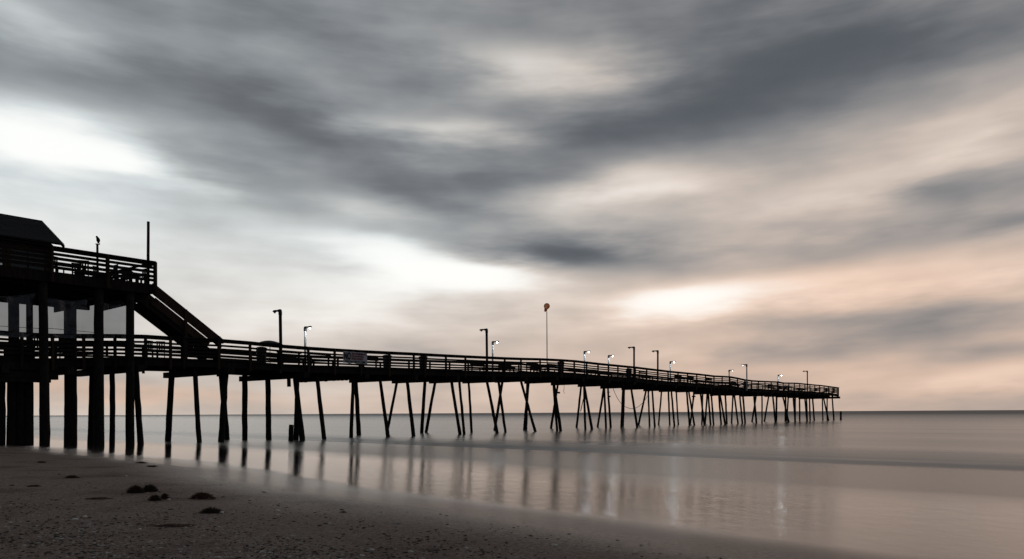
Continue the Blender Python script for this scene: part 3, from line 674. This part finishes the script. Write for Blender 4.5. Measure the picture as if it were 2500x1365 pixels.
text_mesh('lettering', 'NO', M['black'], ban, BW*0.03, BH*0.30, BW*0.27, BH*0.64, -0.03)
text_mesh('lettering', 'SWIMMING', M['red'], ban, BW*0.345, BH*0.76, BW*0.62, BH*0.17, -0.03)
text_mesh('lettering', 'SURFING', M['red'], ban, BW*0.345, BH*0.54, BW*0.49, BH*0.17, -0.03)
text_mesh('lettering', 'FISHING', M['red'], ban, BW*0.345, BH*0.32, BW*0.46, BH*0.17, -0.03)
text_mesh('lettering', 'WITHIN 300 FT. PIER', M['black'], ban, BW*0.06, BH*0.07, BW*0.86, BH*0.16, -0.03)

# ---------------------------------------------------------------- furniture
RZ = math.atan2(D[1], D[0])
def make_bench():
    o = empty('bench', (0,0,0)); a = MB()
    for k in range(3): a.lbox(-0.9,0.9,-0.2+k*0.14,-0.07+k*0.14,0.42,0.46)
    lpart(a,'seat',M['wood'],o); a = MB()
    for k in range(2): a.lbox(-0.9,0.9,0.22,0.26,0.58+k*0.17,0.70+k*0.17)
    lpart(a,'backrest',M['wood'],o)
    for x in (-0.75,0.75):
        a = MB(); a.lbox(x-0.05,x+0.05,-0.17,-0.09,0,0.418); lpart(a,'leg',M['wood'],o)
        a = MB(); a.lbox(x-0.05,x+0.05,0.262,0.33,0,0.86); lpart(a,'leg',M['wood'],o)
    return o
def make_bin():
    o = empty('trash_bin', (0,0,0)); a = MB(); a.tube([(0,0,0.02),(0,0,0.05),(0,0,0.45),(0,0,0.84)],[0.24,0.26,0.28,0.30],18); lpart(a,'barrel',M['plastic'],o,True)
    a = MB(); a.tube([(0,0,0.841),(0,0,0.88),(0,0,0.93),(0,0,0.96)],[0.33,0.33,0.24,0.10],18); lpart(a,'lid',M['darkmetal'],o,True); return o
def make_table():
    o = empty('table', (0,0,0)); a = MB()
    for k in range(5): a.lbox(-0.75,0.75,-0.38+k*0.155,-0.23+k*0.155,0.72,0.76)
    lpart(a,'tabletop',M['wood'],o)
    for x in (-0.62,0.62):
        for y in (-0.28,0.3):
            a = MB(); a.lbox(x-0.045,x+0.045,y-0.045,y+0.045,0,0.718); lpart(a,'leg',M['wood'],o)
    return o
def make_chair():
    o = empty('chair', (0,0,0)); a = MB(); a.lbox(-0.23,0.23,-0.22,0.22,0.43,0.46); lpart(a,'seat',M['wood'],o)
    a = MB()
    for k in range(4): a.lbox(-0.20+k*0.115,-0.13+k*0.115,0.19,0.22,0.462,0.95)
    a.lbox(-0.23,0.23,0.185,0.225,0.951,1.02); lpart(a,'backrest',M['wood'],o)
    for x in (-0.19,0.19):
        for y in (-0.18,0.16): a = MB(); a.lbox(x-0.022,x+0.022,y-0.022,y+0.022,0,0.428); lpart(a,'leg',M['wood'],o)
    return o
protos = {}
def place(kind, sx, w, label, rz=0, z=None, sy=870):
    mk = {'bench':make_bench,'bin':make_bin,'table':make_table,'chair':make_chair}[kind]
    if kind not in protos: o = protos[kind] = mk()
    else: o = copy_tree(protos[kind])
    t = T(sx, sy, w); zz = (deck(t)+0.015) if z is None else z
    o.location = W(t, w, zz); o.rotation_euler = (0,0,RZ+rz)
    g = {'bench':'wooden benches along the pier deck','bin':'trash bins on the pier deck','table':'tables on the decks','chair':'chairs on the decks'}[kind]
    cat = {'bench':'bench','bin':'trash bin','table':'table','chair':'chair'}[kind]
    tag(o, label, cat, g); return o
place('bin', 638, 0.75, 'lidded bin behind the near rail, below the umbrella')
place('bin', 1033, 0.45, 'lidded bin behind the near rail, midway between the banner and the middle lamps')
place('bin', 1369, 0.45, 'lidded bin behind the near rail, just right of the windsock pole')
place('bin', 945, 0.9, 'lidded bin behind the near rail, the first one right of the banner')
place('bin', 1820, 0.5, 'lidded bin at the foot of the faintly lit near post')
place('bin', 1535, 0.7, 'lidded bin just left of the close pair of dark posts')
bl = [(712,0.9,0,'bench just right of the tallest dark lamp post'),(786,1.0,0,'bench just left of the banner'),(905,1.6,0,'bench partly hidden by the right end of the banner'),
      (1160,3.2,math.pi,'bench left of the middle lamp pair, back to the sea'),(1238,3.0,0,'bench right of the middle lamp pair'),(1305,2.2,0,'bench left of the windsock pole'),
      (1345,2.6,math.pi,'bench right behind the windsock pole'),(1450,3.4,0,'bench between the two lit lamps right of the windsock'),(1575,0.7,0,'bench between the close pair of dark posts'),
      (1660,1.2,0,'bench right of the brightest lit lamp'),(1690,1.2,0,'second bench right of the brightest lit lamp'),(1735,1.5,0,'bench left of the small faintly lit far lamp'),
      (1795,1.4,0,'bench between the two faintly lit lamps'),(1885,1.4,0,'bench left of the last lit lamp'),(1925,1.2,0,'bench right of the last lit lamp'),(2025,1.5,0,'bench closest to the pier head')]
for x,w,r,s in bl: place('bench', x, w, 'dark wooden '+s, r)
for x,w,r,s in ((60,2.0,0.2,'far left behind the vinyl curtain'),(205,1.6,0,'behind the second tall support post'),(285,1.4,0,'between the last two tall support posts'),(20,3.4,0.1,'at the left edge of the picture')):
    place('table', x, w, 'dark wooden table on the lower deck, '+s, r)
for x,w,r,s in ((372,1.8,0.3,'just right of the last support post'),(392,1.9,-0.5,'under the foot of the stairs, nearer the house'),(160,1.2,0.6,'left of the second tall support post'),(88,1.3,2.8,'beside the first tall support post')):
    place('chair', x, w, 'dark slatted chair on the lower deck, '+s, r)
for x,w,r,s in ((165,1.6,0,'left of the bird post'),(222,3.2,0.1,'right below the bird'),(320,1.6,0.2,'left of the tall bare post')):
    place('table', x, w, 'dark wooden table on the upper deck, '+s, r, UF+0.005, 680)
for x,w,r,s in ((140,1.0,0.4,'nearest the roof corner'),(185,2.4,2.9,'left of the bird post'),(205,1.0,-0.4,'below and left of the bird'),(243,2.2,0.5,'just right of the bird post'),(292,1.2,1.6,'midway along the last bay of railing'),(310,2.6,3.0,'behind the last bay of railing'),(345,1.1,-1.4,'next to the tall bare post')):
    place('chair', x, w, 'dark slatted chair on the upper deck, '+s, r, UF+0.005, 680)
# low umbrella leaning over the rail
t, w, z = twz(659, 831.5, 1.6)
o = empty('patio_umbrella', W(t,w,deck(t)+0.015)); tag(o, 'low dark patio umbrella canopy showing above the rail beside the tallest lamp post', 'umbrella')
cb = MB(); n = 16; rings = [(0.03,0.0),(0.3,-0.04),(0.55,-0.11),(0.78,-0.22)]; b0 = 0
for th in (0, -0.012):
    for (r_, dz_) in rings:
        for k in range(n):
            a = 2*math.pi*k/n; sc_ = 1.0 if k % 2 == 0 else 0.965
            p = W(t, w, z)+Vector((math.cos(a)*r_*sc_, math.sin(a)*r_*sc_, dz_+th)); p.z -= 0.05*math.cos(a-RZ)*r_; cb.v.append(tuple(p))
for h in (0,1):
    for i in range(3):
        for k in range(n):
            q_ = h*4*n; f = (q_+i*n+k, q_+i*n+(k+1)%n, q_+(i+1)*n+(k+1)%n, q_+(i+1)*n+k); cb.f.append(f if h else f[::-1])
cb.f.append(tuple(range(n)))
cb.build('canopy', M['canvas'], o)
pb = MB(); pb.tube([W(t,w,deck(t)+0.02), W(t,w,z-0.02)], 0.022, 8); pb.build('pole', M['darkmetal'], o)
pb = MB(); pb.tube([W(t,w,deck(t)+0.018), W(t,w,deck(t)+0.1)], [0.25,0.1], 14); pb.build('base', M['darkmetal'], o)

# ---------------------------------------------------------------- broken piles in the water
for (xt, xb, yt, yb, wpx, s) in ((711,708,1037,1075,11.5,'broken off pile stump in the shallows beside the crossed piles'),(2052.7,2052.7,1004,1026,4.6,'lone pile stump in the sea just past the pier head')):
    xr, zr = ray(xb, yb); y = CZ/-zr; x = xr*y
    if xt > 1000: tt, ww, _ = twz(xb, yb, 0.6); p = W(tt, ww, 0); x, y = p.x, p.y
    xr2, zr2 = ray(xt, yt); zt_ = CZ+zr2*y; r = 0.5*wpx*y/F
    pb = MB(); log(pb, (x,y,-1.0), (xr2*y, y, zt_), r*1.05, r*0.97, 6, 0.04, 12, 0.01); tag(pb.build('pile_stump', M['pile'], None, True), s, 'pile stump')

# ---------------------------------------------------------------- seaweed, shells and grit on the sand
def weed(sx, sy, wpx, hpx, label, mname, n, seed, spread=0.0):
    r2 = random.Random(seed); c = onsand(sx, sy); k = c.y/F; a = wpx*k/2; h = hpx*k; mb = MB()
    ca, sb2 = 16, 6                                        # lumpy core
    b0 = len(mb.v)
    for j in range(sb2+1):
        e_ = j/sb2*math.pi/2
        for i in range(ca):
            g = 2*math.pi*i/ca; rr = math.cos(e_)*(1+r2.uniform(-0.3,0.3)); mb.v.append((a*0.72*rr*math.cos(g), a*0.6*rr*math.sin(g), h*0.72*math.sin(e_)*(1+r2.uniform(-0.25,0.25))-0.01))
    for j in range(sb2):
        for i in range(ca): mb.f.append((b0+j*ca+i, b0+j*ca+(i+1)%ca, b0+(j+1)*ca+(i+1)%ca, b0+(j+1)*ca+i))
    for _ in range(n):                                     # tangled strands
        g = r2.uniform(0, 2*math.pi); q0 = r2.random()**0.6; px, py = a*q0*math.cos(g)*(1+spread), a*0.7*q0*math.sin(g)
        pz = h*0.85*max(0, 1-q0**2); pts = [Vector((px,py,pz))]; dd = Vector((r2.uniform(-1,1), r2.uniform(-1,1), r2.uniform(-0.1,0.8))).normalized()
        for _ in range(4):
            dd = (dd+Vector((r2.uniform(-.8,.8), r2.uniform(-.8,.8), r2.uniform(-.6,.3)))).normalized(); dd.z *= (0.2 if hpx < 8 else 0.8); p = pts[-1]+dd*a*0.15; p.z = max(p.z, 0.0); pts.append(p)
        mb.tube(pts, [a*0.026, a*0.032, a*0.028, a*0.02, a*0.008], 4, False)
    o = mb.build('seaweed_clump', M[mname], None); o.location = c; tag(o, label, 'seaweed', 'seaweed clumps washed up on the sand'); return o
weed(331,1203,36,17,'rounded brown seaweed clump, left one of the two touching mounds','weed',420,1)
weed(366,1200,34,16,'brown seaweed clump, right one of the two touching mounds','weed',420,2)
weed(378,1222,28,13,'small dark seaweed ball lying just below the two touching mounds','weed',320,3)
weed(403,1218,21,14,'little dark seaweed ball at the right of the pair below the mounds','weed',260,4)
weed(494,1218,34,15,'reddish brown seaweed mound with trailing strands, right of the dark balls','redweed',520,5,0.8)
weed(514,1252,38,11,'flat brown seaweed heap beside a pale shell, lowest of the big clumps','weed',360,6,0.3)
weed(176,1167,28,7,'thin dark seaweed strip far left, closest to the piles','weed',160,7)
weed(424,1284,60,4,'long low reddish seaweed drift in the lower left foreground','redweed',240,8,0.4)
weed(82,1188,30,4,'flat brown seaweed scrap left of the thin dark strip','redweed',90,9)
weed(240,1218,46,3,'flattened seaweed streak left of the two touching mounds','redweed',90,10,0.4)
weed(345,1131,26,4,'tiny reddish seaweed scrap near the wet sand line','redweed',90,11)
weed(370,1140,28,4,'tiny flat weed streak just right of the reddish scrap','weed',90,12)
weed(838,1252,16,5,'small black weed fragment on the bare damp sand in the centre','weed',90,13)
weed(100,1130,22,4,'small dark weed fragment far left near the waterline','weed',80,14)

def chip(mb, c, r, h, rz, r2, n=7):                        # irregular flat shell or pebble
    b0 = len(mb.v); e_ = r2.uniform(0.5,0.8)
    pr = [1+r2.uniform(-0.25,0.25) for _ in range(n)]; ti = r2.uniform(-0.35,0.35); tj = r2.uniform(-0.35,0.35)
    for (s_, z) in ((1.0,-h*0.4),(0.85,h*0.6)):
        for k in range(n):
            g = 2*math.pi*k/n; x, y = math.cos(g)*r*s_*pr[k], math.sin(g)*r*e_*s_*pr[k]
            X = x*math.cos(rz)-y*math.sin(rz); Y = x*math.sin(rz)+y*math.cos(rz); mb.v.append((c[0]+X, c[1]+Y, c[2]+z+ti*X+tj*Y))
    mb.v.append((c[0], c[1], c[2]+h*1.15))
    for k in range(n): mb.f.append((b0+k, b0+(k+1)%n, b0+n+(k+1)%n, b0+n+k)); mb.f.append((b0+n+k, b0+n+(k+1)%n, b0+2*n))
M['darkchip'] = noisy('dark_stone', (0.02,0.017,0.014), (0.075,0.062,0.052), 0.7, 30)
M['greychip'] = noisy('grey_shell', (0.26,0.235,0.21), (0.55,0.50,0.45), 0.6, 30)
M['redchip'] = noisy('rusty_grit', (0.06,0.028,0.02), (0.13,0.06,0.045), 0.7, 30)
def density(sx, sy):
    wet_y = 1095+sx*0.125 if sx < 1000 else 1220+(sx-1000)*0.155
    d = (sy-wet_y-10)/170.0
    if d < 0: return 0.0
    return min(1.0, d)*(1.0 if sx < 700 else max(0.12, 1-(sx-700)/1500))
def scatter(name, count, mname, rmin, rmax, seed, label, patchy=0.0):
    r2 = random.Random(seed); mb = MB(); k = 0; tries = 0
    while k < count and tries < count*40:
        tries += 1; sy = 1085+(1400-1085)*r2.random()**0.75; sx = r2.uniform(-60, 2300)
        dn_ = density(sx, sy)
        c = onsand(sx, sy)
        pa = 0.5+0.5*math.sin(c.x*1.7+seed)*math.sin(c.y*1.1+seed*2)+0.3*math.sin(c.x*4.1+c.y*3.3)
        if r2.random() > dn_*(1-patchy+patchy*pa): continue
        r_ = rmin+(rmax-rmin)*r2.random()**4
        chip(mb, c, r_, r_*0.3, r2.uniform(0,3.1), r2, 6); k += 1
    o = mb.build(name, M[mname]); tag(o, label, 'debris', None, 'stuff')
scatter('shell_grit', 3600, 'greychip', 0.004, 0.026, 21, 'fine grey broken shell grit strewn over the damp sand', 0.9)
scatter('dark_pebbles', 3600, 'darkchip', 0.004, 0.028, 22, 'dark pebbles and weed crumbs strewn over the sand', 0.9)
scatter('rusty_grit', 4200, 'redchip', 0.005, 0.02, 23, 'rust coloured gritty patches in the sand', 0.95)
r2 = random.Random(5); k = 0
lst = [(967,1279,12,'greychip'),(885,1357,7,'shell'),(1004,1347,8,'shell'),(1355,1331,9,'shell'),(540,1252,9,'shell'),(180,1269,9,'shell'),(1095,1286,6,'shell'),(700,1214,5,'shell'),(910,1343,8,'shell'),(1057,1308,6,'greychip'),(679,1257,5,'shell'),(660,1350,8,'shell'),(835,1245,6,'darkchip'),(1083,1321,6,'darkchip'),(792,1256,5,'darkchip'),(780,1284,7,'darkchip'),(678,1240,5,'greychip')]
while len(lst) < 230:
    sx = r2.uniform(0, 2100); sy = r2.uniform(1150, 1365)
    if r2.random() < density(sx, sy): lst.append((sx, sy, 1.8+5.0*r2.random()**2, r2.choice(('shell','greychip','greychip','darkchip'))))
for i, (sx, sy, hw, mn) in enumerate(lst):
    c = onsand(sx, sy); mb = MB(); r_ = hw*c.y/F; chip(mb, (0,0,0), r_, r_*0.35, r2.uniform(-0.5,0.5), r2, 9)
    o = mb.build('shell' if mn != 'darkchip' else 'pebble', M[mn], None, True); o.location = c
    if i == 0: tag(o, 'large flat grey shell alone on the bare sand at the bottom centre', 'shell', 'shells and pebbles scattered over the sand')
    elif mn == 'darkchip': tag(o, 'small flat dark pebble lying on the damp sand', 'pebble', 'shells and pebbles scattered over the sand')
    elif mn == 'shell': tag(o, 'small pale broken shell lying on the damp sand', 'shell', 'shells and pebbles scattered over the sand')
    else: tag(o, 'small greyish shell fragment lying on the damp sand', 'shell', 'shells and pebbles scattered over the sand')

# ---------------------------------------------------------------- camera and render
cd = bpy.data.cameras.new('camera'); cam = bpy.data.objects.new('camera', cd); C.objects.link(cam); bpy.context.scene.camera = cam
cd.sensor_width = 36; cd.lens = 36*F/2500; cd.shift_x = 0; cd.shift_y = (HY-682.5)/2500; cd.clip_end = 60000; cd.clip_start = 0.1
cam.location = (0,0,CZ); cam.rotation_euler = (Matrix.Rotation(math.radians(90),3,'X') @ Matrix.Rotation(-ROLL,3,'Z')).to_euler()
sc_ = bpy.context.scene; sc_.render.engine = 'CYCLES'; sc_.view_settings.view_transform = 'Standard'; sc_.view_settings.look = 'None'; sc_.view_settings.exposure = 0; sc_.view_settings.gamma = 1
sc_.cycles.max_bounces = 8; sc_.cycles.transparent_max_bounces = 16; sc_.cycles.sample_clamp_indirect = 4
sc_.render.resolution_x = 1024; sc_.render.resolution_y = 559
